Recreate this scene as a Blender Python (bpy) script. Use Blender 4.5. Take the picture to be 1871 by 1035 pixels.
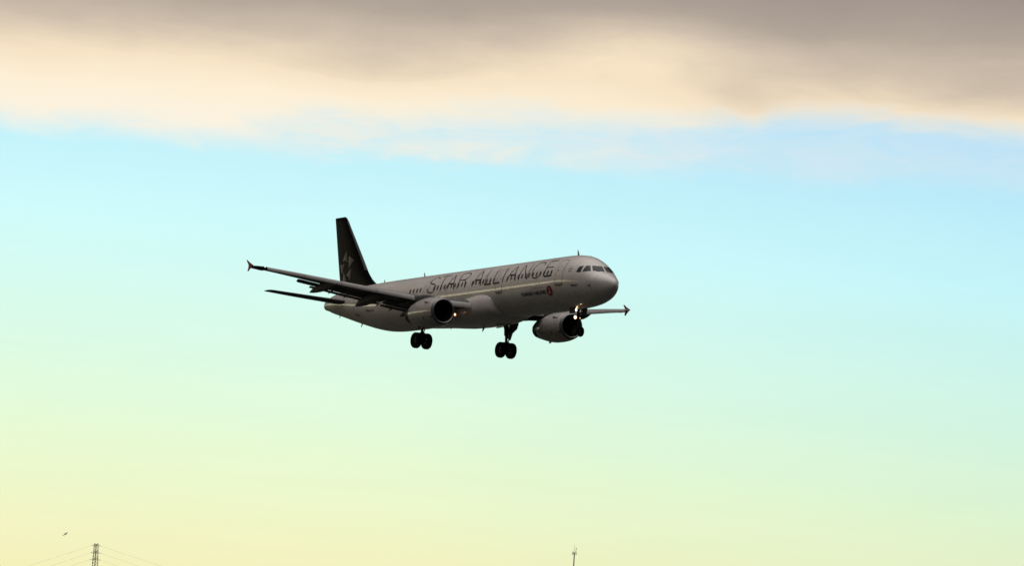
import bpy, bmesh, math, random
import numpy as np
from mathutils import Matrix, Vector
random.seed(7)
sc = bpy.context.scene
for o in list(bpy.data.objects): bpy.data.objects.remove(o)

# ------------------------------------------------------------------ camera
W_PX, H_PX, F_PX = 1871.0, 1035.0, 12118.38
ROLL, ELEV = math.radians(3.3), math.radians(3.2)
cam_d = bpy.data.cameras.new('camera'); cam = bpy.data.objects.new('camera', cam_d)
sc.collection.objects.link(cam); sc.camera = cam
cam_d.sensor_width = 36.0; cam_d.sensor_fit = 'HORIZONTAL'
cam_d.lens = 36.0 * F_PX / W_PX
cam_d.clip_start = 0.5; cam_d.clip_end = 60000
fwd = Vector((0, math.cos(ELEV), math.sin(ELEV)))
up0 = Vector((0, -math.sin(ELEV), math.cos(ELEV))); right0 = Vector((1, 0, 0))
# the camera is held with a slight anticlockwise roll: verticals lean to the right in the picture
upc = up0 * math.cos(ROLL) - right0 * math.sin(ROLL)
rightc = right0 * math.cos(ROLL) + up0 * math.sin(ROLL)
CAM = Matrix((( rightc.x, upc.x, -fwd.x, 0.0), (rightc.y, upc.y, -fwd.y, 0.0), (rightc.z, upc.z, -fwd.z, 1.7), (0, 0, 0, 1)))
cam.matrix_world = CAM

# ------------------------------------------------------------------ sky
SUN_AZ, SUN_EL = math.radians(-62), math.radians(22)
world = bpy.data.worlds.new('World'); sc.world = world; world.use_nodes = True
nt = world.node_tree; N = nt.nodes; L = nt.links
for n in list(N): N.remove(n)
def nd(t, **k):
    n = N.new(t)
    for a, b in k.items(): setattr(n, a, b)
    return n
def sock(n, i, v):
    if isinstance(v, bpy.types.NodeSocket): L.new(v, n.inputs[i])
    elif v is not None: n.inputs[i].default_value = v
def mth(op, a, b=None, c=None, clamp=False):
    n = nd('ShaderNodeMath', operation=op, use_clamp=clamp)
    sock(n, 0, a); sock(n, 1, b); sock(n, 2, c)
    return n.outputs[0]
def srgb(r, g, b):
    f = lambda c: ((c/255.0)/12.92 if c/255.0 <= .04045 else ((c/255.0+.055)/1.055)**2.4)
    return (f(r), f(g), f(b), 1)
def ramp(fac, stops, lo, hi, interp='EASE'):
    n = nd('ShaderNodeValToRGB'); cr = n.color_ramp; cr.interpolation = interp
    while len(cr.elements) > 1: cr.elements.remove(cr.elements[0])
    first = True
    for p, c in stops:
        q = (p-lo)/(hi-lo)
        if first: e = cr.elements[0]; e.position = q; first = False
        else: e = cr.elements.new(q)
        e.color = c if len(c) == 4 else (*c, 1)
    f = mth('DIVIDE', mth('SUBTRACT', fac, lo), hi-lo, clamp=True)
    L.new(f, n.inputs[0]); return n.outputs[0]
def mixc(f, a, b, mode='MIX'):
    n = nd('ShaderNodeMix', data_type='RGBA', blend_type=mode)
    sock(n, 0, f); sock(n, 6, a); sock(n, 7, b); return n.outputs[2]
tc = nd('ShaderNodeTexCoord'); sep = nd('ShaderNodeSeparateXYZ'); L.new(tc.outputs['Generated'], sep.inputs[0])
el = mth('MULTIPLY', mth('ARCSINE', sep.outputs[2]), 57.2958)
az = mth('MULTIPLY', mth('ARCTAN2', sep.outputs[0], sep.outputs[1]), 57.2958)
def noise(sx, sy, detail=3, rough=.5, ox=0., oy=0., dist=0.):
    cb = nd('ShaderNodeCombineXYZ'); L.new(mth('MULTIPLY_ADD', az, sx, ox), cb.inputs[0]); L.new(mth('MULTIPLY_ADD', el, sy, oy), cb.inputs[1])
    n = nd('ShaderNodeTexNoise', noise_dimensions='2D'); L.new(cb.outputs[0], n.inputs['Vector'])
    n.inputs['Scale'].default_value = 1; n.inputs['Detail'].default_value = detail; n.inputs['Roughness'].default_value = rough
    n.inputs['Distortion'].default_value = dist
    return mth('SUBTRACT', n.outputs[0], .5)
# clear air under the cloud deck, by elevation in degrees
clear = ramp(mth('ADD', el, mth('MULTIPLY', az, SKY_TILT := 0.027)), [
    (0.0, srgb(246, 236, 172)), (0.3, srgb(249, 243, 186)), (0.58, srgb(248, 245, 194)), (0.95, srgb(244, 249, 202)), (1.5, srgb(236, 253, 213)), (2.15, srgb(226, 254, 228)),
    (2.9, srgb(217, 254, 243)), (3.5, srgb(210, 254, 255)), (4.1, srgb(200, 246, 255)), (4.9, srgb(184, 230, 254)), (7.0, srgb(150, 200, 240))], 0, 8, 'LINEAR')
# cloud deck: its ragged lower edge and its own thickness
edge = ramp(az, [(-4.4, (.05,)*3), (-2.6, (.04,)*3), (-1.6, (.28,)*3), (.3, (.38,)*3), (1.2, (.34,)*3), (2.3, (.45,)*3), (3.2, (.5,)*3), (4.6, (.44,)*3)], -6, 6)
# ---- cloud parameters
n_big = noise(.55, 1.5, 2, .5, 3.1, 1.7)
n_mid = noise(1.1, 4.2, 4, .55, 7.7, 2.2, .4)
n_fine = noise(3.0, 9.0, 4, .6, 1.3, 5.1, .5)
T = mth('SUBTRACT', el, edge)
T = mth('ADD', T, mth('MULTIPLY', n_big, .06)); T = mth('ADD', T, mth('MULTIPLY', n_mid, .26)); T = mth('ADD', T, mth('MULTIPLY', n_fine, .09))
mask = ramp(T, [(4.12, (0,)*3), (4.47, (1,)*3)], 4, 5)
def lobe(a0, sa, e0, se, k):
    u = mth('DIVIDE', mth('SUBTRACT', az, a0), sa); v = mth('DIVIDE', mth('SUBTRACT', el, e0), se)
    return mth('MULTIPLY', mth('POWER', 2.718, mth('MULTIPLY', mth('ADD', mth('MULTIPLY', u, u), mth('MULTIPLY', v, v)), -1.0)), k)
shape = mth('ADD', mth('ADD', lobe(1.9, .75, 4.85, .26, .20), lobe(-1.3, .9, 4.97, .20, .15)), mth('ADD', lobe(3.9, 1.3, 5.0, .28, .16), lobe(1.0, .8, 5.35, .30, -.22)))
T2 = mth('ADD', mth('SUBTRACT', el, .13), shape)
T2 = mth('ADD', T2, mth('MULTIPLY', n_big, .16)); T2 = mth('ADD', T2, mth('MULTIPLY', n_mid, .13)); T2 = mth('ADD', T2, mth('MULTIPLY', n_fine, .06))
cloud = ramp(T2, [(4.2, srgb(252, 244, 228)), (4.6, srgb(254, 240, 214)), (4.85, srgb(248, 228, 198)), (5.13, srgb(208, 192, 173)), (5.4, srgb(178, 165, 153)), (5.9, srgb(152, 140, 136)), (7.5, srgb(120, 112, 108))], 4, 8, 'LINEAR')
# thin veil below the deck on the right
n_v = noise(1.5, 5.0, 4, .6, 11.3, 4.4, .6)
vT = mth('ADD', el, mth('MULTIPLY', n_mid, .30)); vT = mth('ADD', vT, mth('MULTIPLY', n_fine, .16))
veil = ramp(vT, [(4.12, (0,)*3), (4.36, (.80,)*3), (4.6, (.72,)*3), (4.85, (.45,)*3)], 3.5, 5)
veil = mth('MULTIPLY', veil, ramp(az, [(-3.6, (.0,)*3), (-2.5, (.75,)*3), (-1.4, (1,)*3), (.8, (.85,)*3), (2.3, (.7,)*3), (4.5, (.6,)*3)], -6, 6))
veil = mth('MULTIPLY', veil, mth('MULTIPLY_ADD', n_v, 1.5, .72, clamp=True))
# faint uneven haze in the clear air
clear = mixc(mth('MULTIPLY_ADD', noise(.35, 2.6, 4, .55, 5.5, 9.1, .3), .9, .35, clamp=True), clear, mixc(1.0, clear, (.955, .962, .955, 1), 'MULTIPLY'))
clear = mixc(1.0, clear, ramp(az, [(-6, (1.0,)*3), (-1, (.995,)*3), (5, (.88, .93, .97))], -8, 8, 'LINEAR'), 'MULTIPLY')
col = mixc(veil, clear, mixc(ramp(az, [(0, (0,)*3), (2.5, (1,)*3)], -6, 6), srgb(245, 240, 226), srgb(224, 233, 240)))
col = mixc(mask, col, cloud)
# away from the open stretch of sky the deck comes down nearly to the horizon
open_ = ramp(az, [(-95, (.0,)*3), (-60, (.75,)*3), (-25, (1,)*3), (30, (1,)*3), (75, (.0,)*3)], -180, 180)
unseen_dark = mth('MULTIPLY', ramp(az, [(-30, (1,)*3), (-12, (0,)*3)], -90, 90), ramp(el, [(4.1, (0,)*3), (4.6, (1,)*3)], 3, 6))  # unseen cloud bank to the left, added to darken reflections on the fin
col = mixc(unseen_dark, col, srgb(74, 70, 70))
col = mixc(mth('MULTIPLY', mth('SUBTRACT', 1.0, open_), .92), col, srgb(66, 64, 64))
# overhead: the deck, broken slightly, its zenith brightened to light the aircraft's top
over = mixc(ramp(mth('ADD', el, mth('MULTIPLY', noise(.06, .12, 3, .5), 10)), [(26, (0,)*3), (82, (1,)*3)], 0, 90), srgb(48, 47, 47), (2.3, 2.14, 2.07, 1))
col = mixc(ramp(el, [(6.5, (0,)*3), (9.0, (1,)*3)], 0, 12), col, over)
# glow of the setting sun low in the west, well left of the picture
gd = mth('DIVIDE', mth('SUBTRACT', az, GLOW_AZ := -65.), 20.)
glow = mth('POWER', 2.718, mth('MULTIPLY', mth('MULTIPLY', gd, gd), -1.0))
low = ramp(el, [(0, (1,)*3), (3.2, (.9,)*3), (4.2, (0,)*3)], -1, 8)
gl = mth('MULTIPLY', mth('MULTIPLY', glow, low), GLOW := 2.5)
warm = nd('ShaderNodeCombineColor'); L.new(gl, warm.inputs[0]); L.new(mth('MULTIPLY', gl, .84), warm.inputs[1]); L.new(mth('MULTIPLY', gl, .52), warm.inputs[2])
col = mixc(1.0, col, warm.outputs[0], 'ADD')
sky = nd('ShaderNodeTexSky', sky_type='NISHITA'); sky.sun_disc = False
sky.sun_elevation = SUN_EL; sky.sun_rotation = SUN_AZ; sky.dust_density = 2.0
bg1 = nd('ShaderNodeBackground'); L.new(sky.outputs[0], bg1.inputs[0]); bg1.inputs[1].default_value = 0.1
bg2 = nd('ShaderNodeBackground'); L.new(col, bg2.inputs[0]); bg2.inputs[1].default_value = 1.0
mx = nd('ShaderNodeMixShader'); out = nd('ShaderNodeOutputWorld')
mx.inputs[0].default_value = 0.985            # the cloud and low haze cover nearly all of the clear sky
L.new(bg1.outputs[0], mx.inputs[1]); L.new(bg2.outputs[0], mx.inputs[2]); L.new(mx.outputs[0], out.inputs[0])
try: world.cycles.sampling_method = 'MANUAL'; world.cycles.sample_map_resolution = 2048
except Exception: pass

# ------------------------------------------------------------------ sun (behind the cloud, low in the west)
sun_d = bpy.data.lights.new('sun', 'SUN'); sun = bpy.data.objects.new('sun', sun_d); sc.collection.objects.link(sun)
sun_d.energy = 0.06; sun_d.angle = math.radians(50); sun_d.color = (1.0, .84, .62)
sd = Vector((math.sin(SUN_AZ)*math.cos(SUN_EL), math.cos(SUN_AZ)*math.cos(SUN_EL), math.sin(SUN_EL)))
sun.rotation_euler = (-sd).to_track_quat('-Z', 'Y').to_euler()
sc.view_settings.view_transform = 'Standard'; sc.view_settings.look = 'None'; sc.view_settings.gamma = 1.0
sc.view_settings.exposure = 0.0; sc.view_settings.use_curve_mapping = False
sc.cycles.use_denoising = True

# ------------------------------------------------------------------ materials
def mat(name, col, rough=.5, metal=0., coat=0., var=0., vscale=1., emit=None, estr=0., spec=.5, stretch=(1, 1, 1)):
    m = bpy.data.materials.new(name); m.use_nodes = True; t = m.node_tree; b = t.nodes['Principled BSDF']
    b.inputs['Base Color'].default_value = (*col, 1); b.inputs['Roughness'].default_value = rough; b.inputs['Metallic'].default_value = metal
    b.inputs['Coat Weight'].default_value = coat; b.inputs['Coat Roughness'].default_value = .06; b.inputs['Specular IOR Level'].default_value = spec
    if emit: b.inputs['Emission Color'].default_value = (*emit, 1); b.inputs['Emission Strength'].default_value = estr
    if var:
        c = t.nodes.new('ShaderNodeTexCoord'); mp = t.nodes.new('ShaderNodeMapping'); mp.inputs['Scale'].default_value = stretch
        n = t.nodes.new('ShaderNodeTexNoise'); n.inputs['Scale'].default_value = vscale; n.inputs['Detail'].default_value = 5; n.inputs['Roughness'].default_value = .6
        r = t.nodes.new('ShaderNodeMapRange'); r.inputs[1].default_value = .3; r.inputs[2].default_value = .7; r.inputs[3].default_value = 1-var; r.inputs[4].default_value = 1+var*.5
        v = t.nodes.new('ShaderNodeVectorMath'); v.operation = 'SCALE'; v.inputs[0].default_value = col
        t.links.new(c.outputs['Object'], mp.inputs[0]); t.links.new(mp.outputs[0], n.inputs['Vector']); t.links.new(n.outputs[0], r.inputs[0])
        t.links.new(r.outputs[0], v.inputs['Scale']); t.links.new(v.outputs[0], b.inputs['Base Color'])
        r2 = t.nodes.new('ShaderNodeMapRange'); r2.inputs[3].default_value = rough*.8; r2.inputs[4].default_value = rough*1.25
        t.links.new(n.outputs[0], r2.inputs[0]); t.links.new(r2.outputs[0], b.inputs['Roughness'])
    return m
M = dict(
    white=mat('white_paint', (.55, .515, .485), .5, coat=.8, spec=.2, var=.14, vscale=.9, stretch=(.35, 1, 1)),
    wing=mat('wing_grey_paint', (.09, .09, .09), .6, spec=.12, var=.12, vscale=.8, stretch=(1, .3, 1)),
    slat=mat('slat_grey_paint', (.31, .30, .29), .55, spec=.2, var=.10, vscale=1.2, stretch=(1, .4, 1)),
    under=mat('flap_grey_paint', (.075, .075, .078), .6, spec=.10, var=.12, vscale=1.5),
    nac=mat('nacelle_paint', (.34, .32, .30), .5, coat=.8, spec=.2, var=.10, vscale=1.2),
    lip=mat('bare_metal', (.16, .16, .165), .45, metal=.9, var=.08, vscale=3),
    dark=mat('dark_metal', (.014, .013, .012), .55, spec=.15, var=.2, vscale=4),
    black=mat('fin_black_paint', (.005, .005, .0055), .30, spec=.5),
    rub=mat('rubber', (.007, .007, .008), .8, spec=.06),
    strut=mat('gear_metal', (.03, .03, .032), .55, spec=.15),
    glass=mat('dark_glass', (.012, .02, .02), .10, spec=.22),
    winpane=mat('cabin_window_glass', (.06, .052, .052), .18),
    ink=mat('lettering_black', (.012, .011, .016), .5, spec=.2),
    navy=mat('lettering_navy', (.010, .012, .05), .5, spec=.2),
    red=mat('red_paint', (.22, .011, .013), .5, spec=.25),
    seam=mat('panel_seam', (.22, .20, .19), .6, spec=.2),
    sill=mat('door_sill', (.03, .03, .035), .5),
    star1=mat('emblem_light', (.21, .18, .155), .5, spec=.1), star2=mat('emblem_dark', (.10, .088, .076), .5, spec=.1),
    tipdark=mat('tip_lens', (.006, .012, .012), .3, spec=.2),
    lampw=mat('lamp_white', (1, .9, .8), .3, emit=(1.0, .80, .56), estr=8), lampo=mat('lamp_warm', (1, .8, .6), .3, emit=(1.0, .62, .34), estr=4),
    halo_ring=mat('lamp_halo_glow', (.5, .3, .2), .4, emit=(1.0, .34, .10), estr=1.1),  # glowing ring added around each lamp to stand for its orange halo
    navg=mat('navigation_lamp', (.7, 1, .85), .3, emit=(.55, 1, .75), estr=1.6),
    lattice=mat('galvanised_steel', (.36, .37, .35), .6, metal=.2, var=.15, vscale=.5),
    pole=mat('mast_paint', (.36, .36, .31), .6, var=.2, vscale=.8), wire=mat('wire_metal', (.16, .16, .15), .6),
    bird=mat('feathers', (.12, .11, .10), .8, var=.3, vscale=8), ground=mat('grass_ground', (.016, .018, .012), .9, var=.4, vscale=.02),
)

M['black'].node_tree.nodes['Principled BSDF'].inputs['IOR'].default_value = 1.06
# ------------------------------------------------------------------ helpers
def tag(o, label=None, cat=None, group=None, kind=None):
    if label: o['label'] = label
    if cat: o['category'] = cat
    if group: o['group'] = group
    if kind: o['kind'] = kind
    return o
class MB:
    """collects faces, built as one mesh object"""
    def __init__(s): s.v = []; s.f = []; s.m = []
    def add(s, vs, fs, mi=0):
        k = len(s.v); s.v += [tuple(float(c) for c in p) for p in vs]; s.f += [tuple(i+k for i in f) for f in fs]; s.m += [mi]*len(fs)
    def loft(s, rings, mi=0, caps=True, closed=True):
        n = len(rings[0]); k = len(s.v)
        for r in rings: s.v += [tuple(float(c) for c in p) for p in r]
        for i in range(len(rings)-1):
            for j in range(n if closed else n-1):
                a = k+i*n+j; b = k+i*n+(j+1) % n
                s.f.append((a, b, b+n, a+n)); s.m.append(mi)
        if caps and closed:
            s.f.append(tuple(k+j for j in range(n))[::-1]); s.f.append(tuple(k+(len(rings)-1)*n+j for j in range(n))); s.m += [mi, mi]
    def tube(s, pts, r, n=10, mi=0):
        pts = [Vector(p) for p in pts]; rs = r if isinstance(r, (list, tuple)) else [r]*len(pts); R = []
        for i, p in enumerate(pts):
            d = (pts[min(i+1, len(pts)-1)]-pts[max(i-1, 0)]).normalized()
            u = d.orthogonal().normalized() if i == 0 else (u - d*u.dot(d)).normalized()
            w = d.cross(u); R.append([p+(u*math.cos(2*math.pi*k/n)+w*math.sin(2*math.pi*k/n))*rs[i] for k in range(n)])
        s.loft(R, mi)
    def box(s, c, h, mi=0, rot=None):
        vs = []
        for x in (-1, 1):
            for y in (-1, 1):
                for z in (-1, 1):
                    p = Vector((x*h[0], y*h[1], z*h[2]))
                    if rot: p = rot @ p
                    vs.append(Vector(c)+p)
        s.add(vs, [(0, 1, 3, 2), (4, 6, 7, 5), (0, 4, 5, 1), (2, 3, 7, 6), (0, 2, 6, 4), (1, 5, 7, 3)], mi)
    def prism(s, poly, ax, c, h, mi=0):
        """polygon in the two other axes, extruded h each side along axis ax about c"""
        n = len(poly)
        def P(p, t):
            q = list(p); q.insert(ax, c+t); return q
        s.add([P(p, -h) for p in poly]+[P(p, h) for p in poly], [tuple(range(n))[::-1], tuple(range(n, 2*n))]+[(i, (i+1) % n, n+(i+1) % n, n+i) for i in range(n)], mi)
    def revolve(s, prof_, c, n=40, mi=0, axis='x', caps=False):
        s.loft([[(c[0]+x, c[1]+r*math.cos(2*math.pi*k/n), c[2]+r*math.sin(2*math.pi*k/n)) for k in range(n)] if axis == 'x' else
                [(c[0]+r*math.cos(2*math.pi*k/n), c[1]+x, c[2]+r*math.sin(2*math.pi*k/n)) for k in range(n)] for x, r in prof_], mi, caps)
    def build(s, name, mats, parent=None, smooth=True, angle=38, fix=True):
        me = bpy.data.meshes.new(name); me.from_pydata(s.v, [], s.f)
        for m in (mats if isinstance(mats, (list, tuple)) else [mats]): me.materials.append(m)
        for p, k in zip(me.polygons, s.m): p.material_index = k
        if fix:
            bm = bmesh.new(); bm.from_mesh(me); bmesh.ops.recalc_face_normals(bm, faces=bm.faces); bm.to_mesh(me); bm.free()
        if smooth:
            for p in me.polygons: p.use_smooth = True
            me.set_sharp_from_angle(angle=math.radians(angle))
        o = bpy.data.objects.new(name, me); sc.collection.objects.link(o)
        if parent: o.parent = parent
        return o
def empty(name, loc=(0, 0, 0)):
    o = bpy.data.objects.new(name, None); sc.collection.objects.link(o); o.location = loc; return o

# ------------------------------------------------------------------ ground: one sheet to the horizon
g = MB(); n = 96; rr = [0, 40, 200, 900, 3000, 9000, 30000]
g.add([(0, 0, 0)]+[(r*math.cos(2*math.pi*k/n), r*math.sin(2*math.pi*k/n), 0) for r in rr[1:] for k in range(n)],
      [(0, 1+k, 1+(k+1) % n) for k in range(n)]+[(1+i*n+k, 1+(i+1)*n+k, 1+(i+1)*n+(k+1) % n, 1+i*n+(k+1) % n) for i in range(len(rr)-2) for k in range(n)])
tag(g.build('ground', M['ground']), kind='structure')

# ------------------------------------------------------------------ airliner frame: x aft of the nose, y to starboard, z up
R_BC = Matrix(((-0.5137274463, -0.8563553497, 0.0523414367), (-0.0701674306, 0.1027397067, 0.9922303586), (-0.8550793195, 0.5060633041, -0.1128684617)))
t_bc = Vector((-3.5510235, -1.1288740, -513.59953)) - R_BC @ Vector((22, 0, 0))
MB2C = R_BC.to_4x4(); MB2C.translation = t_bc
plane = empty('passenger_airliner'); plane.matrix_world = CAM @ MB2C
tag(plane, 'grey-white twin-engine passenger airliner with black fin and landing gear down, flying right beneath the clouds', 'airliner')

import numpy as np
# x, top, bot, halfwidth, zc
FUS=[(0,-.52,-.52,0.0,-.52),(.04,-.36,-.68,.15,-.52),(.15,-.2,-.85,.30,-.51),(.35,-.03,-1.05,.48,-.49),(.7,.17,-1.30,.73,-.44),
(1.1,.38,-1.50,.97,-.38),(1.5,.54,-1.65,1.18,-.32),(1.75,.78,-1.72,1.29,-.28),(2.0,.98,-1.78,1.38,-.24),(2.5,1.33,-1.88,1.53,-.17),(3.0,1.60,-1.94,1.66,-.12),
(3.6,1.83,-1.99,1.77,-.07),(4.3,1.96,-2.03,1.87,-.03),(5.2,2.04,-2.06,1.94,0),(6.4,2.07,-2.07,1.975,0),(30,2.07,-2.07,1.975,0),
(31.5,2.07,-2.05,1.972,.01),(33,2.06,-1.96,1.93,.04),(35,2.04,-1.67,1.80,.16),(37,2.0,-1.25,1.58,.34),(39,1.92,-.79,1.27,.54),(41,1.79,-.31,.92,.72),
(43,1.55,.17,.50,.86),(43.7,1.34,.38,.34,.88),(44.1,1.17,.46,.27,.84),(44.25,1.04,.54,.18,.8)]
_A=np.array(FUS,float)
def pchip(x,y,xq):
    h=np.diff(x);d=np.diff(y)/h;m=np.zeros(len(x))
    for i in range(1,len(x)-1):
        if d[i-1]*d[i]>0:
            w1=2*h[i]+h[i-1];w2=h[i]+2*h[i-1];m[i]=(w1+w2)/(w1/d[i-1]+w2/d[i])
    m[0]=d[0];m[-1]=d[-1]
    i=np.clip(np.searchsorted(x,xq)-1,0,len(h)-1);t=(xq-x[i])/h[i];
    return ((1+2*t)*(1-t)**2*y[i]+t*(1-t)**2*h[i]*m[i]+t*t*(3-2*t)*y[i+1]+t*t*(t-1)*h[i]*m[i+1])
def prof(x):
    x=min(max(x,0),44.25)
    return [float(pchip(_A[:,0],_A[:,k],np.array(x))) for k in (1,2,3,4)]
def surf(x,ang,off=0.):
    def P(x,a):
        t,b,w,zc=prof(x);s=np.sin(a)
        return np.array([x,w*np.cos(a),zc+s*((t-zc) if s>0 else (zc-b))])
    a=np.radians(ang);p=P(x,a)
    if off:
        e=1e-3;u=P(x+e,a)-P(x-e,a);v=P(x,a+e)-P(x,a-e);n=np.cross(v,u);n/=np.linalg.norm(n)+1e-12
        if n[1]*np.cos(a)+n[2]*np.sin(a)<0:n=-n
        p=p+n*off
    return p


# ---- fuselage
xs = sorted(set([.002, .01, .02, .04, .08, .15, .25, .35, .5]+[round(.7+.15*i, 3) for i in range(42)]+[round(7+1.0*i, 2) for i in range(23)]+[round(30+.5*i, 2) for i in range(29)]+[44.15, 44.25]))
fb = MB(); NA = 72
fb.loft([[surf(x, 360.0*k/NA) for k in range(NA)] for x in xs])
fus = fb.build('fuselage', M['white'], plane, angle=60)
def patch_grid(corners_top, corners_bot, nu, nv, off):
    """surface patch between two polylines of (x, angle)"""
    P = MB(); tp = resample(corners_top, nu); bt = resample(corners_bot, nu)
    vs = [surf(a[0]+(b[0]-a[0])*j/nv, a[1]+(b[1]-a[1])*j/nv, off) for a, b in zip(tp, bt) for j in range(nv+1)]
    fs = [(i*(nv+1)+j, i*(nv+1)+j+1, (i+1)*(nv+1)+j+1, (i+1)*(nv+1)+j) for i in range(nu) for j in range(nv)]
    P.add(vs, fs); return P
def resample(pl, n, smooth=False):
    p = np.array(pl, float)
    if smooth and len(p) > 2:
        q = []
        for i in range(len(p)-1):
            p0 = p[max(i-1, 0)]; p1 = p[i]; p2 = p[i+1]; p3 = p[min(i+2, len(p)-1)]
            for t in np.linspace(0, 1, 8, endpoint=False):
                q.append(.5*((2*p1)+(-p0+p2)*t+(2*p0-5*p1+4*p2-p3)*t*t+(-p0+3*p1-3*p2+p3)*t**3))
        q.append(p[-1]); p = np.array(q)
    sc_ = np.array([1, .035]); d = np.r_[0, np.cumsum(np.linalg.norm(np.diff(p*sc_, axis=0), axis=1))]
    s = np.linspace(0, d[-1], n+1); return np.stack([np.interp(s, d, p[:, 0]), np.interp(s, d, p[:, 1])], 1)
def stroke(P, pl, w, off=.012, smooth=True, mi=0, ws=None):
    """ribbon of width w metres along (x, angle) points on the fuselage"""
    p = np.array(pl, float); ln = np.sum(np.linalg.norm(np.diff(p*np.array([1, .035]), axis=0), axis=1)); n = max(2, int(ln/.08))
    q = resample(pl, n, smooth); K = []
    for i in range(n+1):
        d = (q[min(i+1, n)]-q[max(i-1, 0)])*np.array([1, .0355]); d /= np.linalg.norm(d)+1e-9
        nn = np.array([-d[1], d[0]])*w/2*(ws[0]+(ws[1]-ws[0])*i/n if ws else 1)
        K.append(surf(q[i][0]+nn[0], q[i][1]+nn[1]/.0355, off)); K.append(surf(q[i][0]-nn[0], q[i][1]-nn[1]/.0355, off))
    P.add(K, [(2*i, 2*i+1, 2*i+3, 2*i+2) for i in range(n)], mi)

# ---- big thin italic lettering
LET = {
 'S': [[(23.7, 42.0), (23.8, 47), (24.1, 50.3), (24.5, 49), (24.78, 42), (24.8, 35.5), (24.53, 31.5), (24.1, 29.3), (23.76, 25.7), (23.65, 19.4), (23.75, 12.5), (24.05, 9.2), (24.42, 9.9), (24.8, 15.5), (24.87, 20.1)]],
 'T': [[(23.62, 50.6), (22.13, 50.6)], [(22.87, 50.6), (22.82, 36.1), (22.76, 20.1), (22.75, 9.7)]],
 'A': [[(22.02, 9.9), (21.76, 21.6), (21.52, 37), (21.39, 50)], [(21.39, 50), (21.02, 33.5), (20.76, 17), (20.62, 9.6)], [(21.76, 23.9), (20.9, 23.9)]],
 'R': [[(20.32, 50.4), (20.2, 31.3), (20.16, 18.2), (20.17, 9.9)], [(20.32, 50.4), (19.9, 51), (19.36, 50.0), (19.0, 45.4), (18.95, 36), (19.28, 30.3), (20.2, 29.6)], [(19.31, 29.6), (19.12, 21.3), (19.01, 9.8)]],
 'A.': [[(17.91, 9.8), (17.69, 21.9), (17.47, 37.3), (17.26, 51.0)], [(17.26, 51.0), (16.87, 33.5), (16.68, 18.5), (16.58, 9.8)], [(17.69, 24.1), (16.74, 24.1)]],
 'L': [[(16.09, 51.2), (16.06, 35.7), (16.03, 21.9), (16.0, 10.5)], [(16.0, 10.6), (15.05, 10.6)]],
 'L.': [[(14.78, 51.1), (14.76, 34.4), (14.70, 20.7), (14.67, 10.3)], [(14.67, 10.5), (13.73, 10.5)]],
 'I': [[(13.40, 50.5), (13.37, 32.9), (13.36, 19.6), (13.35, 10.0)]],
 'A..': [[(12.77, 10.1), (12.56, 24), (12.34, 37.7), (12.12, 50.4)], [(12.12, 50.4), (11.78, 32), (11.57, 18), (11.43, 10)], [(12.54, 24.8), (11.66, 24.8)]],
 'N': [[(10.94, 10.3), (10.95, 19.7), (10.95, 35.0), (10.93, 50.8)], [(10.93, 50.8), (10.43, 33.7), (10.05, 20.5), (9.71, 10.2)], [(9.71, 10.2), (9.70, 22.2), (9.73, 38.2), (9.78, 51.0)]],
 'C': [[(7.92, 40.3), (7.95, 45.9), (8.21, 50.3), (8.68, 51.2), (9.03, 45.6), (9.19, 32.6), (9.13, 21.0), (8.91, 13), (8.53, 10.2), (8.12, 11.8), (7.87, 16.5), (7.81, 24.4)]],
 'E': [[(6.18, 50.6), (7.1, 50.8), (7.3, 48.0), (7.27, 31.7), (7.23, 11.0)], [(7.25, 31.6), (6.22, 31.6)], [(7.24, 10.9), (6.14, 10.9)]]}
lb = MB()
lw = lambda a: .102-.026*min(max((a-10)/40, 0), 1)         # strokes swell towards the foot
for ch, st in LET.items():
    for pl in st:
        bar = abs(pl[0][1]-pl[-1][1]) < 2 and len(pl) == 2
        if bar: stroke(lb, pl, .125 if pl[0][1] < 30 else .075, smooth=False)
        elif len(pl) > 5: stroke(lb, pl, .088, smooth=True)
        else: stroke(lb, pl, 1.0, smooth=True, ws=(lw(pl[0][1]), lw(pl[-1][1])))
lett = lb.build('lettering', M['ink'], fus, fix=False)
tag(lett, 'large thin slanted black lettering along the upper fuselage')
# ---- text set in a plain face, wrapped on to the skin
def wrap_text(txt, x_right_end, ang, height, material, name, x_left_end=None, shear=0., off=.014, bold=0.):
    cu = bpy.data.curves.new('t', 'FONT'); cu.body = txt; cu.size = 1.0; cu.resolution_u = 3; cu.offset = bold; cu.shear = shear
    ob = bpy.data.objects.new('t', cu); sc.collection.objects.link(ob); dg = bpy.context.evaluated_depsgraph_get(); dg.update()
    me = bpy.data.meshes.new_from_object(ob.evaluated_get(dg)); P = MB()
    vs = [v.co.copy() for v in me.vertices]; fs = [tuple(p.vertices) for p in me.polygons]
    x0 = min(v.x for v in vs); x1 = max(v.x for v in vs); y1 = max(v.y for v in vs if True)
    sx = (x_left_end-x_right_end)/(x1-x0); sy = height/.72
    P.add([surf(x_left_end-(v.x-x0)*sx, ang+v.y*sy/.0355, off) for v in vs], fs)
    bpy.data.objects.remove(ob); bpy.data.curves.remove(cu); bpy.data.meshes.remove(me)
    return P.build(name, material, fus, smooth=False, fix=False)
t1 = wrap_text('TURKISH AIRLINES', 6.96, -25.4, .25, M['navy'], 'lettering', 10.58, bold=.036)
tag(t1, 'small bold navy lettering beside the red oval emblem')
t2 = wrap_text('ÜRGÜP', 2.90, -15.6, .17, M['navy'], 'lettering', 3.66, shear=.25, bold=.02); tag(t2, 'tiny navy name under the forward door area')
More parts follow.
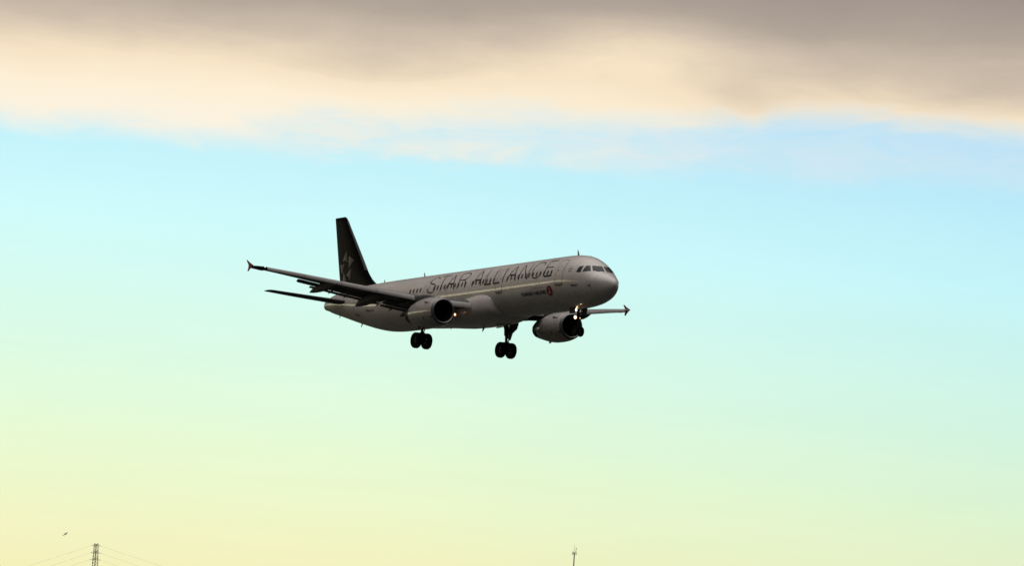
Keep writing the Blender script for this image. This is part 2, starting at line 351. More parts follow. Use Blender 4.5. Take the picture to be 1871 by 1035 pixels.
t3 = wrap_text('AIRBUS A321', 33.09, -16.6, .16, M['ink'], 'lettering', 34.58, bold=.02); tag(t3, 'tiny dark type lettering on the rear fuselage')
# ---- airline roundel: red oval with a white bird
P = MB(); cx, ca = 6.44, -21.2
P.add([surf(cx, ca, .014)]+[surf(cx+.40*math.cos(2*math.pi*k/28), ca+.40*math.sin(2*math.pi*k/28)/.0355, .014) for k in range(28)], [(0, 1+k, 1+(k+1) % 28) for k in range(28)], 0)
stroke(P, [(6.55, ca+8.6), (6.40, ca+3.5), (6.44, ca-1), (6.58, ca-5.5)], .085, .02, mi=1, ws=(.35, 1.2))
stroke(P, [(6.62, ca-6.5), (6.45, ca-4.2), (6.20, ca-2.4)], .07, .021, mi=1, ws=(.8, .5))
tag(P.build('airline_emblem', [M['red'], M['white']], fus, fix=False), 'red oval emblem with a white flying bird')
# ---- small star emblem ahead of the forward door
P = MB(); cx, ca = 3.84, 22.4
for k in range(5):
    a = math.radians(90+72*k); ex, ey = math.cos(a), math.sin(a); tx, ty = -ey, ex
    q = [(.24, 0), (.11, .08), (.13, 0), (.11, -.08)]
    P.add([surf(cx-(ex*r+tx*t), ca+(ey*r+ty*t)/.0355, .014) for r, t in q], [(0, 1, 2), (0, 2, 3)])
tag(P.build('star_emblem', M['ink'], fus, smooth=False, fix=False), 'small dark five-pointed star emblem behind the cockpit')
# ---- cockpit windows
def pane(poly, off=.012):
    # quad-ish polygon: top and bottom polylines
    t, b = poly
    return patch_grid(t, b, 10, 6, off)
PANES = [([(3.10, 34), (2.93, 39.4), (2.73, 42.2)], [(3.12, 19.0), (2.90, 20), (2.68, 21.8)]),
         ([(2.585, 46.0), (2.45, 50.5), (2.33, 54.6)], [(2.54, 24.2), (2.22, 31.0), (1.93, 41.0)]),
         ([(2.245, 58.5), (2.05, 72.6), (1.965, 87.6)], [(1.825, 46.0), (1.55, 62.5), (1.445, 86.4)])]
for sgn in (1, -1):
    for t, b in PANES:
        if sgn < 0: t = [(x, 180-a) for x, a in t]; b = [(x, 180-a) for x, a in b]
        pane((t, b)).build('cockpit_window', M['glass'], fus, fix=False)
# ---- cabin windows (starboard side, the one the photograph shows)
def cabin_window(x, ang, w=.125, h=.20, name='cabin_window', parent=None, m=None):
    P = MB(); K = 14
    P.add([surf(x, ang, .012)]+[surf(x+w*math.copysign(abs(math.cos(2*math.pi*k/K))**.8, math.cos(2*math.pi*k/K)), ang+h*math.copysign(abs(math.sin(2*math.pi*k/K))**.8, math.sin(2*math.pi*k/K))/.0355, .012) for k in range(K)],
          [(0, 1+k, 1+(k+1) % K) for k in range(K)])
    return P.build(name, m or M['winpane'], parent or fus, smooth=False, fix=False)
x = 6.26
while x < 13.0: cabin_window(x, 18.4); x += .533
x = 14.72
while x < 24.3:
    if not 18.2 < x < 18.7: cabin_window(x, 18.4)
    x += .533
for x in (25.87, 26.4, 26.94, 27.47): cabin_window(x, 18.2)
# ---- doors
def door(x0, x1, a0, a1, win, sill=True, label=None):
    P = MB(); xi = .08
    def rr(x0, x1, a0, a1, k=.10):
        ka = k/.0355
        return [(x0, a0+ka), (x0, (a0+a1)/2), (x0, a1-ka), (x0+k*.3, a1-ka*.3), (x0+k, a1), (x1-k, a1), (x1-k*.3, a1-ka*.3), (x1, a1-ka), (x1, (a0+a1)/2), (x1, a0+ka), (x1-k*.3, a0+ka*.3), (x1-k, a0), (x0+k, a0), (x0+k*.3, a0+ka*.3), (x0, a0+ka)]
    G = patch_grid([(x0+.05, a1-2), (x1-.05, a1-2)], [(x0+.05, a0+2), (x1-.05, a0+2)], 4, 24, .006)
    P.add(G.v, G.f, 0); stroke(P, rr(x0, x1, a0, a1), .034, .010, smooth=False, mi=1)
    if sill: stroke(P, [(x0+.02, a0+3.4), (x0+.04, a0-.4), (x0+.2, a0-1.2), (x1-.2, a0-1.2), (x1-.04, a0-.4), (x1-.02, a0+3.4)], .075, .014, smooth=False, mi=2); stroke(P, [(x0+.05, a0+2.4), (x1-.05, a0+2.4)], .045, .013, smooth=False, mi=2)
    d = P.build('passenger_door', [M['white'], M['seam'], M['sill']], plane, fix=False)
    if label: tag(d, label)
    for wx, wa, r in win: cabin_window(wx, wa, r, r*1.3, 'door_window', d, M['sill'])
    return d
door(4.60, 5.58, -10.8, 50.5, [(5.31, 20.7, .055), (5.06, 30, .028)])
door(13.30, 14.24, -10.6, 45.0, [(13.67, 19.8, .05), (13.83, 27, .028)])
door(24.62, 25.30, 3.0, 40.0, [(24.62, 18.5, .045)], sill=False)
door(36.05, 36.95, -31.0, 14.0, [(36.5, 4, .05)])
# ---- small skin marks: cargo door seam, ports, inspection panels
P = MB(); stroke(P, [(9.03, -11.6), (7.32, -11.6)], .03, .01, False)
for x, a, w in ((7.78, -2.5, .10), (6.10, -43.5, .14), (2.2, -37, .10), (3.4, -38, .06)): stroke(P, [(x+w/2, a), (x-w/2, a)], w*.8, .01, False)
stroke(P, [(1.95, -3), (1.55, -2.5)], .02, .01, False); stroke(P, [(1.95, -3), (1.98, -20)], .02, .01, False); stroke(P, [(1.55, -2.5), (1.6, -20)], .02, .01, False)
for xx in (1.30, ): stroke(P, [(xx, a) for a in range(-60, 60, 8)], .014, .008, False)
for xx in (3.3, 8.2, 11.9, 18.3, 21.6, 28.0, 31.2, 34.3, 38.6): stroke(P, [(xx, a) for a in range(-84, 92, 6)], .012, .008, False)
stroke(P, [(x, 58) for x in np.arange(6.0, 35, 1.0)], .010, .008, False); stroke(P, [(x, -50) for x in np.arange(6.0, 14, 1.0)], .010, .008, False)
P.build('skin_panel', M['seam'], fus, fix=False)
P = MB(); stroke(P, [(1.83, -13), (1.66, -12.7)], .22, .014, False); P.build('static_port_plate', mat('port_plate', (.14, .06, .06), .5), fus, fix=False)
# ---- antennas
def blade(x, z0, z1, chord, sweep, th=.03, y=0., lab=None):
    s = 1 if z1 > z0 else -1; P = MB()
    rings = []
    for t in (0, .35, .7, 1.0):
        c = chord*(1-.72*t); xx = x+sweep*t; z = z0+(z1-z0)*t
        rings.append([(xx-c/2, y, z), (xx-c*.2, y+th*(1-.5*t), z), (xx+c/2, y, z), (xx-c*.2, y-th*(1-.5*t), z)])
    P.loft(rings); return P.build('antenna', M['lip'] if s > 0 else M['sill'], fus, smooth=False)
blade(5.50, 2.0, 2.50, .34, .16); blade(28.55, 2.0, 2.42, .30, .14); blade(34.9, 2.0, 2.32, .22, .05, .04)
blade(19.03, -2.5, -2.86, .42, .18, .04); blade(38.1, -.95, -1.27, .30, .2, .03); blade(41.8, -.1, -.30, .22, .12, .03); blade(1.9, -1.72, -1.92, .10, .04, .02); blade(24.0, -2.2, -2.38, .2, .1, .03)
blade(9.0, 2.05, 2.14, .3, .05, .05); blade(18.5, 2.05, 2.13, .3, .05, .05); blade(3.7, 1.83, 1.90, .3, .02, .06)

# ---- wing-body fairing
P = MB(); rings = []
for x, w, zt, zb in ((14.70, 1.1, -.9, -1.9), (14.85, 1.72, -.45, -2.08), (15.1, 1.98, -.12, -2.2), (15.6, 2.12, .08, -2.31), (16.3, 2.20, .14, -2.40), (17.3, 2.25, .08, -2.45), (18.5, 2.27, -.10, -2.46), (20, 2.28, -.35, -2.46), (22, 2.26, -.7, -2.40), (23.6, 2.16, -1.0, -2.28), (25, 1.95, -1.2, -2.16), (26.4, 1.5, -1.5, -2.09), (27.2, .8, -1.8, -2.06)):
    zc = (zt+zb)/2; h = (zt-zb)/2; n = 40
    rings.append([(x, w*math.copysign(abs(math.cos(a))**.75, math.cos(a)), zc+h*math.copysign(abs(math.sin(a))**.8, math.sin(a))) for a in [2*math.pi*k/n for k in range(n)]])
P.loft(rings); P.build('belly_fairing', M['white'], fus, angle=60)

# ------------------------------------------------------------------ aerofoil sections
def section(xl, z, c, th, n=12, t0=0., t1=1., inc=0., y=0., camber=.015):
    """closed ring of one aerofoil between chord fractions t0..t1"""
    def T(t): return th*c*5*(.2969*math.sqrt(max(t, 0))-.126*t-.3516*t*t+.2843*t**3-.1015*t**4)
    ts = [t0+(t1-t0)*(.5-.5*math.cos(math.pi*i/n)) for i in range(n+1)]; cm = lambda t: camber*c*4*t*(1-t)
    up = [(t*c, cm(t)+T(t)) for t in ts]; dn = [(t*c, cm(t)-T(t)*.92) for t in ts]
    pts = up[::-1]+(dn[1:] if t0 == 0 else dn)
    ci, si = math.cos(inc), math.sin(inc)
    return [(xl+a*ci+b*si, y, z-a*si+b*ci) for a, b in pts]
ZY = [(0, -1.15), (1.98, -1.06), (4, -.92), (6.1, -.70), (9.1, -.24), (11.3, .12), (14.1, .57), (16.15, .87), (17.05, .99)]
zy = lambda y: float(np.interp(y, [a for a, b in ZY], [b for a, b in ZY]))
le = lambda y: 17.38+.53*(y-1.98)
te = lambda y: (23.35+.2*(y-1.98)/4.42 if y < 6.4 else 23.55+.29*(y-6.4))
thk = lambda y: float(np.interp(y, [1.5, 6.4, 17], [.145, .118, .105]))

def make_wing(s):
    side = 'starboard' if s > 0 else 'port'
    FL = lambda r: [(x, s*y, z) for x, y, z in r]
    P = MB()
    ys = [.6, 1.98, 3, 4.2, 5.3, 6.4, 7.6, 9.1, 10.2, 11.3, 12.7, 14.1, 15.2, 16.15]
    P.loft([FL(section(le(y)+.05, zy(y), te(y)-le(y)-.05, thk(y), 16, y=y)) for y in ys])
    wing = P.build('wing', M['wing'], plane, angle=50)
    # raked tip cap
    P = MB(); tips = [(16.16, 24.72), (16.45, 24.92), (16.75, 25.16), (16.95, 25.36), (17.04, 25.55)]
    P.loft([FL(section(xl, zy(y)-.03, te(y)-xl-(.0 if y < 16.9 else .35), thk(y)*float(np.interp(y, [16.1, 17.04], [1.75, 1.0])), 12, y=y, camber=-.03)) for y, xl in tips])
    P.build('wing_tip', M['tipdark'] if s > 0 else M['slat'], wing, angle=50)
    # leading edge slats, extended
    for y0, y1 in ((2.32, 5.15), (6.12, 8.65), (8.68, 11.05), (11.08, 13.55), (13.58, 16.12)):
        P = MB(); R_ = []
        for i in range(5):
            y = y0+(y1-y0)*i/4; c = te(y)-le(y); k = float(np.interp(c, [1.4, 3.0, 6.0], [.60, .86, 1.06]))
            ring = [(.17, .10), (.05, .115), (-.06, .10), (-.16, .055), (-.24, -.01), (-.30, -.10), (-.335, -.20), (-.345, -.29), (-.33, -.335), (-.28, -.33), (-.22, -.20), (-.12, -.08), (.0, .01)]
            R_.append(FL([(le(y)+a*k, y, zy(y)-.02+b*k) for a, b in ring]))
        P.loft(R_); P.build('slat', M['slat'], wing, angle=40)
    # slotted flaps
    def flap(y0, y1, y0b, y1b, gap):
        for nm, a, b, (xa, za, xb, zb), th in (('flap', y0, y1, (-.38, -.05-gap, .66, -.24-gap), .19), ('flap_tab', y0b, y1b, (.60, -.285-gap, 1.04, -.395-gap), .17)):
            P = MB(); R_ = []
            for y in (np.linspace(a, b, 7) if b < 8 or nm != 'flap' else [6.45, 8, 9.5, 11.2, 11.35, 12.2, 12.75, 12.95]):
                k = 1.0 if y < 6.4 else 1.0-.15*(y-6.4)/6.5; xa_, za_ = xa, za
                th_ = th
                if nm == 'flap' and y > 11.3: xa_, za_, th_ = -.02, -.075, .27
                x0 = te(y)+xa_*k; z0 = zy(y)+za_*k; c = math.hypot((xb-xa_)*k, (zb-za_)*k); inc = math.atan2(-(zb-za_), xb-xa_)
                if nm == 'flap' and y > 12.9: c *= .75
                R_.append(FL(section(x0, z0, c, th_, 8, y=y, inc=inc, camber=.03)))
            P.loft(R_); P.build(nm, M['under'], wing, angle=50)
    flap(2.15, 6.3, 2.2, 6.25, .05); flap(6.45, 12.95, 6.5, 11.75, .0)
    # flap track fairings
    def canoe(name, pts, wd, ht):
        P = MB(); R_ = []; n = 14; m = len(pts)
        for i, (x, y, z) in enumerate(pts):
            t = i/(m-1); f = max(.04, math.sin(math.pi/2*min(t/.32, 1))**.8*(1 if t < .5 else math.cos((t-.5)/.5*math.pi/2)**.72))
            R_.append([(x, s*(y+wd/2*f*math.cos(2*math.pi*k/n)), z+ht/2*f*math.sin(2*math.pi*k/n)) for k in range(n)])
        P.loft(R_); P.build(name, M['wing'], wing, angle=60)
    def path(x0, z0, x1, z1, y, droop): return [(x0+(x1-x0)*t, y, z0+(z1-z0)*t**2.2) for t in np.linspace(0, 1, 13)]
    canoe('flap_track_fairing', path(22.0, zy(11.4)-.24, 26.45, -.47, 11.42, 0), .42, .70)
    canoe('flap_track_fairing', path(20.9, zy(8.0)-.34, 25.2, -1.27, 8.03, 0), .50, .86)
    canoe('flap_track_fairing', path(20.8, zy(4.42)-.42, 24.62, -1.78, 4.38, 0), .38, .56)
    for x, y, z in ((26.30, 9.86, -.43), (25.98, 8.68, -.65), (25.24, 6.18, -1.10), (24.95, 5.2, -1.38), (24.7, 3.4, -1.5)):
        P = MB(); P.tube([(x-.75, s*y, z+.20), (x-.45, s*y, z+.12), (x-.2, s*y, z+.06), (x, s*y, z)], [.05, .075, .055, .008], 8); P.build('flap_hinge', M['under'], wing)
    # wing tip fence
    P = MB()
    P.loft([[(a, s*(17.03+.05*abs(z-.985)), z), ((a+b)/2, s*(17.05+.05*abs(z-.985)), z), (b, s*(17.03+.05*abs(z-.985)), z), ((a+b)/2, s*(17.01+.05*abs(z-.985)), z)]
            for z, a, b in ((1.46, 26.30, 26.46), (1.28, 26.00, 26.32), (1.12, 25.64, 26.17), (.985, 25.32, 26.12), (.87, 25.60, 26.13), (.70, 25.86, 26.20), (.57, 26.04, 26.22))])
    P.build('wing_fence', M['red'], wing, smooth=False)
    if s > 0:
        P = MB(); P.revolve([(-.06, .005), (-.04, .03), (0, .04), (.03, .03), (.045, .005)], (24.66, s*16.38, zy(16.38)-.03), 10); P.build('navigation_light', M['navg'], wing)
    else:
        P = MB(); P.revolve([(-.04, .005), (0, .04), (.04, .005)], (24.74, s*16.40, zy(16.4)+.05), 10); P.build('navigation_light', M['red'], wing)
    return wing
wings = [make_wing(1), make_wing(-1)]
# landing lights swung out under the wing roots
for s in (1, -1):
    P = MB(); c = (19.02, s*2.66, -1.80)
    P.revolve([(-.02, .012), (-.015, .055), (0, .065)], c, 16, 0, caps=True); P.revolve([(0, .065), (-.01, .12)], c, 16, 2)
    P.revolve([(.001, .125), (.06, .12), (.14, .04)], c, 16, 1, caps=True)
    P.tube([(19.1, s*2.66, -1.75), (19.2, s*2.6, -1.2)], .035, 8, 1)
    P.build('landing_light', [M['lampo'], M['dark'], M['halo_ring']], wings[0 if s > 0 else 1])

# ------------------------------------------------------------------ engines
def make_engine(s):
    c = (15.43, s*5.73, -2.07); P = MB()
    outer = [(.20, 1.035), (.45, 1.09), (.9, 1.15), (1.5, 1.175), (2.2, 1.165), (2.8, 1.10), (3.3, 1.01), (3.8, .90), (4.02, .85)]
    P.revolve(outer, c, 56)
    eng = P.build('engine', M['nac'], plane, angle=60)
    P = MB(); P.revolve([(.20, 1.037), (.10, .995), (.03, .94), (0, .895), (.02, .855), (.08, .825)], c, 56); P.build('inlet_lip', M['lip'], eng, angle=60)
    P = MB(); P.revolve([(.08, .825), (.3, .80), (.7, .80), (1.25, .84)], c, 48, 0); P.build('inlet_duct', M['dark'], eng, angle=60)
    P = MB(); 
    for k in range(22):
        a = 2*math.pi*k/22; q = []
        for r, tw in ((.24, .5), (.5, .8), (.82, 1.1)):
            for e in (-1, 1):
                aa = a+e*.13*math.sin(tw)*(.5/r if r < .5 else 1); q.append((c[0]+1.25+e*.10*math.cos(tw), c[1]+r*math.cos(aa), c[2]+r*math.sin(aa)))
        P.add(q, [(0, 1, 3, 2), (2, 3, 5, 4)])
    P.revolve([(1.38, .02), (1.38, .84)], c, 40); P.build('fan', M['dark'], eng, smooth=False, fix=False)
    P = MB(); P.revolve([(.86, .01), (.90, .07), (1.0, .15), (1.15, .22), (1.3, .25)], c, 24); P.build('spinner', M['dark'], eng)
    P = MB(); P.revolve([(4.02, .848), (4.35, .77), (4.75, .67), (4.92, .62), (4.88, .595), (4.5, .60), (4.2, .60)], c, 48); P.build('exhaust_nozzle', M['dark'], eng, angle=60)
    P = MB(); P.revolve([(4.0, .34), (4.4, .30), (4.7, .16), (4.85, .01)], c, 24); P.revolve([(4.3, .3), (4.3, .60)], c, 32); P.build('exhaust_cone', M['dark'], eng)
    # cowl seams, intake slot, drain mast
    P = MB()
    def RX(x): return float(np.interp(x, [a for a, b in outer], [b for a, b in outer]))
    for x in (.62, 2.02, 3.1): P.revolve([(x, RX(x)+.004), (x+.018, RX(x+.018)+.004)], c, 56)
    for e in (1, -1):
        a0 = [math.radians(q) for q in (-22, -30, -37)]
        P.add([(c[0]+x, c[1]+e*(RX(x)+.008)*math.cos(a), c[2]+(RX(x)+.008)*math.sin(a)) for a in a0 for x in (1.25, 1.37)], [(0, 1, 3, 2), (2, 3, 5, 4)], 1)
        aa = [math.radians(q) for q in (-18, -34, -34, -18)]
        P.add([(c[0]+x, c[1]+e*(RX(x)+.006)*math.cos(a), c[2]+(RX(x)+.006)*math.sin(a)) for a, x in ((math.radians(-26), .20), (math.radians(-33), .20), (math.radians(-33), .42), (math.radians(-26), .42))], [(0, 1, 2, 3)], 1)
    P.build('cowl_seam', [M['seam'], M['sill']], eng, smooth=False, fix=False)
    for e in (1, -1):
        P = MB(); a = math.radians(33); ca, sa = math.cos(a), math.sin(a); q = []
        for x, h in ((.48, .01), (1.05, .13), (1.22, .13), (1.26, .02)):
            r = RX(x)-.02
            for d in (-.012, .012):
                q.append((c[0]+x, c[1]+e*((r)*ca-d*sa), c[2]+r*sa+d*ca)); q.append((c[0]+x, c[1]+e*((r+h)*ca-d*sa), c[2]+(r+h)*sa+d*ca))
        P.add(q, [(0, 1, 5, 4), (4, 5, 9, 8), (8, 9, 13, 12), (2, 6, 7, 3), (6, 10, 11, 7), (10, 14, 15, 11), (1, 3, 7, 5), (5, 7, 11, 9), (9, 11, 15, 13), (12, 13, 15, 14)])
        P.build('strake', M['wing'], eng, smooth=False)
    P = MB(); P.prism([(3.0+15.43, -3.12), (3.3+15.43, -3.05), (3.28+15.43, -3.22), (3.12+15.43, -3.24)], 1, s*5.75, .03); P.build('drain_mast', M['sill'], eng, smooth=False)
    # pylon
    P = MB(); R_ = []
    for x, zt, zb, w in ((16.6, -.93, -1.1, .06), (17.4, -.72, -1.1, .16), (18.4, -.60, -1.2, .20), (19.6, -.62, -1.3, .20), (20.6, -.75, -1.35, .17), (21.8, -.9, -1.25, .10), (22.6, -.95, -1.08, .03)):
        R_.append([(x, s*5.75+w*math.cos(a), (zt+zb)/2+(zt-zb)/2*math.copysign(abs(math.sin(a))**.6, math.sin(a))) for a in [2*math.pi*k/16 for k in range(16)]])
    P.loft(R_); P.build('engine_pylon', M['wing'], eng, angle=60)
    return eng
engs = [make_engine(1), make_engine(-1)]

# ------------------------------------------------------------------ tail
def fin_ring(z, xl, xt, th):
    c = xt-xl; n = 12
    T = lambda t: th*c*5*(.2969*math.sqrt(t)-.126*t-.3516*t*t+.2843*t**3-.1015*t**4)
    ts = [.5-.5*math.cos(math.pi*i/n) for i in range(n+1)]
    return [(xl+t*c, T(t), z) for t in ts[::-1]]+[(xl+t*c, -T(t), z) for t in ts[1:]]
FIN = [(1.55, 35.7, 41.85, .05), (2.02, 36.05, 41.98, .06), (2.2, 36.42, 42.04, .065), (2.5, 36.92, 42.12, .075), (2.85, 37.34, 42.22, .082), (3.25, 37.75, 42.33, .088), (4.4, 38.70, 42.62, .09), (5.6, 39.72, 42.92, .09), (6.8, 40.74, 43.21, .09), (7.55, 41.36, 43.40, .09), (7.78, 41.60, 43.45, .08), (7.88, 41.84, 43.47, .04)]
P = MB(); P.loft([fin_ring(z, a, b, t) for z, a, b, t in FIN]); fin = P.build('tail_fin', M['black'], plane, angle=50)
P = MB(); R_ = []
for z in (3.30, 4.4, 5.6, 6.8, 7.5):
    xl = float(np.interp(z, [f[0] for f in FIN], [f[1] for f in FIN])); c = 4.4-.45*(z-3)
    T = lambda t: .09*c*5*(.2969*math.sqrt(t)-.126*t)
    R_.append([(xl+t*c, T(t)+.012, z) for t in (.05, .025, .008)]+[(xl-.02, 0, z)]+[(xl+t*c, -T(t)-.012, z) for t in (.008, .025, .05)])
P.loft(R_, closed=False); P.build('fin_leading_edge', M['wing'], fin, angle=60, fix=False)
def fin_y(x, z):
    xl = float(np.interp(z, [f[0] for f in FIN], [f[1] for f in FIN])); xt = float(np.interp(z, [f[0] for f in FIN], [f[2] for f in FIN])); c = xt-xl; t = min(max((x-xl)/c, 0), 1)
    return .088*c*5*(.2969*math.sqrt(t)-.126*t-.3516*t*t+.2843*t**3-.1015*t**4)
P = MB()
STARS = [((41.10, 5.07), (41.75, 4.28), (41.34, 4.30), (40.83, 4.13)), ((40.56, 3.60), (40.67, 4.64), (40.22, 4.42), (39.76, 4.24)), ((41.77, 3.16), (42.22, 4.00), (41.80, 4.00), (41.38, 4.06)),
         ((40.15, 3.60), (40.98, 3.08), (40.55, 2.93), (40.22, 2.56)), ((41.47, 3.44), (41.64, 2.60), (41.22, 2.64), (40.82, 2.52))]
for ap, l, nt_, r in STARS:
    for sgn in (1, -1):
        for tri, mi in (((ap, l, nt_), 0), ((ap, nt_, r), 1)):
            V = []; F_ = []; K = 4
            A0, B0, C0 = [np.array(q) for q in tri]
            idx = {}
            for i in range(K+1):
                for j in range(K+1-i):
                    q = A0+(B0-A0)*i/K+(C0-A0)*j/K; idx[i, j] = len(V); V.append((q[0], sgn*(fin_y(q[0], q[1])+.014), q[1]))
            for i in range(K):
                for j in range(K-i):
                    F_.append((idx[i, j], idx[i+1, j], idx[i, j+1]))
                    if i+j < K-1: F_.append((idx[i+1, j], idx[i+1, j+1], idx[i, j+1]))
            P.add(V, F_, mi)
tag(P.build('star_emblem', [M['star1'], M['star2']], fin, smooth=False, fix=False), 'five faceted grey triangles forming a star on the black fin')
# rudder seam
P = MB()
for sgn in (1, -1):
    q = []
    for i in range(9):
        z = 2.3+5.3*i/8; xl = float(np.interp(z, [f[0] for f in FIN], [f[1] for f in FIN])); xt = float(np.interp(z, [f[0] for f in FIN], [f[2] for f in FIN])); x = xl+(xt-xl)*.70
        for d in (0, .03): q.append((x+d, sgn*(fin_y(x+d, z)+.008), z))
    P.add(q, [(2*i, 2*i+1, 2*i+3, 2*i+2) for i in range(8)])
P.build('rudder_seam', M['rub'], fin, smooth=False, fix=False)
for s in (1, -1):
    P = MB(); R_ = []
    for t in np.linspace(0, 1, 9):
        y = .45+5.65*t; xl = 38.35+(42.0-38.35)*t; xt = 41.95+(43.36-41.95)*t
        R_.append([(x, s*yy, z) for x, yy, z in section(xl, .62+.72*t, xt-xl, .10, 12, y=y, camber=-.01, inc=math.radians(-3.5)*(1-t))])
    R_.append([(x, s*yy, z) for x, yy, z in section(42.35, 1.385, 1.03, .05, 12, y=6.22, camber=0)])
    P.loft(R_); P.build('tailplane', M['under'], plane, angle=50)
# tail cone outlet
P = MB(); P.revolve([(-.05, .15), (.03, .14), (.03, .12), (-.2, .11), (-.2, .01)], (44.24, 0, .80), 20); P.build('exhaust_outlet', M['dark'], fus, angle=60)

# ------------------------------------------------------------------ landing gear
def wheel(parent, x, y, z, r, w, name='wheel'):
    P = MB(); h = w/2
    P.revolve([(-h*.55, r*.46), (-h*.75, r*.5), (-h*.97, r*.68), (-h, r*.80), (-h*.9, r*.92), (-h*.6, r*.985), (0, r), (h*.6, r*.985), (h*.9, r*.92), (h, r*.80), (h*.97, r*.68), (h*.75, r*.5), (h*.55, r*.46)], (x, y, z), 36, 0, 'y')
    P.revolve([(-h*.55, r*.46), (-h*.62, r*.42), (-h*.35, r*.36), (-h*.3, r*.15), (-h*.7, r*.13), (-h*.7, .004)], (x, y, z), 24, 1, 'y')
    P.revolve([(h*.55, r*.46), (h*.62, r*.42), (h*.35, r*.36), (h*.3, r*.15), (h*.7, r*.13), (h*.7, .004)], (x, y, z), 24, 1, 'y')
    return P.build(name, [M['rub'], M['strut']], parent, angle=35)
for s in (1, -1):
    P = MB(); y = s*3.795; X = 21.97; Z = -3.76
    P.tube([(X-.05, s*3.70, -1.0), (X-.02, s*3.73, -1.9), (X, s*3.77, -2.62)], [.19, .19, .17], 14)
    P.tube([(X, s*3.77, -2.60), (X, y, -3.2), (X, y, Z+.12)], [.11, .105, .11], 12)
    P.tube([(X, y, Z+.22), (X, y, Z-.16)], .15, 12); P.tube([(X, y-.62, Z), (X, y+.62, Z)], .09, 10)
    P.tube([(X-.16, s*3.75, -2.5), (X-.38, y, -2.95), (X-.12, y, -3.42)], .045, 8)          # torque links
    P.tube([(X, s*3.72, -2.35), (X+.05, s*3.25, -1.15)], .065, 8); P.tube([(X+.1, s*3.75, -2.2), (X+.5, s*3.6, -1.2)], .05, 8)
    P.tube([(X-.17, y, -2.4), (X-.17, y, -3.5), (X-.1, s*(abs(y)-.3), -3.75)], .02, 6); P.box((X, y, -3.18), (.16, .20, .06))
    gear = P.build('main_landing_gear', M['strut'], plane)
    wheel(gear, X, s*3.33, Z, .625, .43); wheel(gear, X, s*4.26, Z, .625, .43)
    P = MB(); P.prism([(20.75, -1.15), (22.0, -1.15), (22.2, -2.3), (22.05, -2.95), (21.85, -2.95), (21.55, -2.42), (20.95, -2.15), (20.75, -1.8)], 1, s*4.08, .025)
    P.tube([(X, s*3.8, -2.2), (X, s*4.1, -2.2)], .03, 6); P.build('gear_door', M['under'], gear, smooth=False)
P = MB(); X = 5.07; Z = -3.74
P.tube([(X+.12, 0, -1.7), (X+.03, 0, -2.75)], [.12, .10], 12); P.tube([(X+.03, 0, -2.7), (X, 0, Z+.05)], .065, 12); P.tube([(X, -.30, Z), (X, .30, Z)], .055, 10)
P.tube([(X-.12, 0, -2.75), (X-.30, 0, -3.05), (X-.06, 0, -3.4)], .03, 8); P.tube([(X+.03, 0, -2.65), (X-.9, 0, -1.85)], .05, 8)
P.box((X, 0, -2.62), (.10, .22, .08)); P.tube([(X+.03, -.12, -2.3), (X+.03, -.12, -3.2)], .02, 6)
ng = P.build('nose_landing_gear', M['strut'], plane)
wheel(ng, X, .25, Z, .385, .22); wheel(ng, X, -.25, Z, .385, .22)
for s in (1, -1):
    P = MB(); P.prism([(4.72, -1.93), (5.60, -1.98), (5.52, -2.40), (4.80, -2.40)], 1, s*.52, .018); P.build('gear_door', M['under'], ng, smooth=False)
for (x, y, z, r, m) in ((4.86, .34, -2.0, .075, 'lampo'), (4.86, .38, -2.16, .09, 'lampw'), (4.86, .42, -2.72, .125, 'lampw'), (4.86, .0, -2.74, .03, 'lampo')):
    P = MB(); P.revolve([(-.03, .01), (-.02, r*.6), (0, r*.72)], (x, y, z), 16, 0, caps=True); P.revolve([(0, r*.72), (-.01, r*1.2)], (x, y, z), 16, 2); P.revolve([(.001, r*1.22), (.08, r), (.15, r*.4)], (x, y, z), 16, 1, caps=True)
    P.tube([(x+.12, y, z), (X, y*.3, z+.04)], .025, 6, 1); P.build('taxi_light', [M[m], M['dark'], M['halo_ring']], ng)
# the lit lamps' own light on the gear bay
ld = bpy.data.lights.new('taxi_light_beam', 'POINT'); ld.energy = .03; ld.color = (1, .55, .28); ld.shadow_soft_size = .08
lo = bpy.data.objects.new('taxi_light_beam', ld); sc.collection.objects.link(lo); lo.parent = ng; lo.location = (4.6, .36, -2.12)

# ------------------------------------------------------------------ far things, set by bearing and distance
def at(px, py, D):
    d = Vector(((px-W_PX/2)/F_PX, -(py-H_PX/2)/F_PX, -1.0)); d = CAM.to_3x3() @ d
    return Vector((0, 0, 1.7))+d*(D/math.hypot(d.x, d.y))
# lattice tower
D = 2800.; top = at(176, 994.8, D); H = top.z; base = Vector((top.x, top.y, 0))
py = empty('lattice_tower', base); tag(py, 'thin steel lattice power tower with three short cross arms at the bottom left', 'power tower')
def hw(z):                                   # half width of the body by height
    return 4.2-(4.2-1.15)*min(z/(H-9.5), 1)**.9 if z < H-9.5 else 1.15-.35*(z-(H-9.5))/9.5
P = MB(); lv = [0, 7, 13, 18.5, 23.5, 28, 32, 35.5, 38.7, 41.5]; lv = [z*(H-9.5)/41.5 for z in lv]+[H-9.5+9.5*k/7 for k in range(1, 8)]
cr = lambda z: [(e*hw(z), f*hw(z), z) for e, f in ((1, 1), (1, -1), (-1, -1), (-1, 1))]
for i in range(len(lv)-1):
    a, b = cr(lv[i]), cr(lv[i+1])
    for k in range(4):
        P.tube([a[k], b[k]], .10, 4); P.tube([a[k], b[(k+1) % 4]], .045, 4); P.tube([a[(k+1) % 4], b[k]], .045, 4); P.tube([b[k], b[(k+1) % 4]], .045, 4)
P.box((0, -1.0, H*.5), (.16, .05, H*.5-.2)); P.tube([(0, 1.3, 0), (0, .6, H-.5)], .09, 4)
ft = P.build('tower_body', M['lattice'], py, smooth=False)
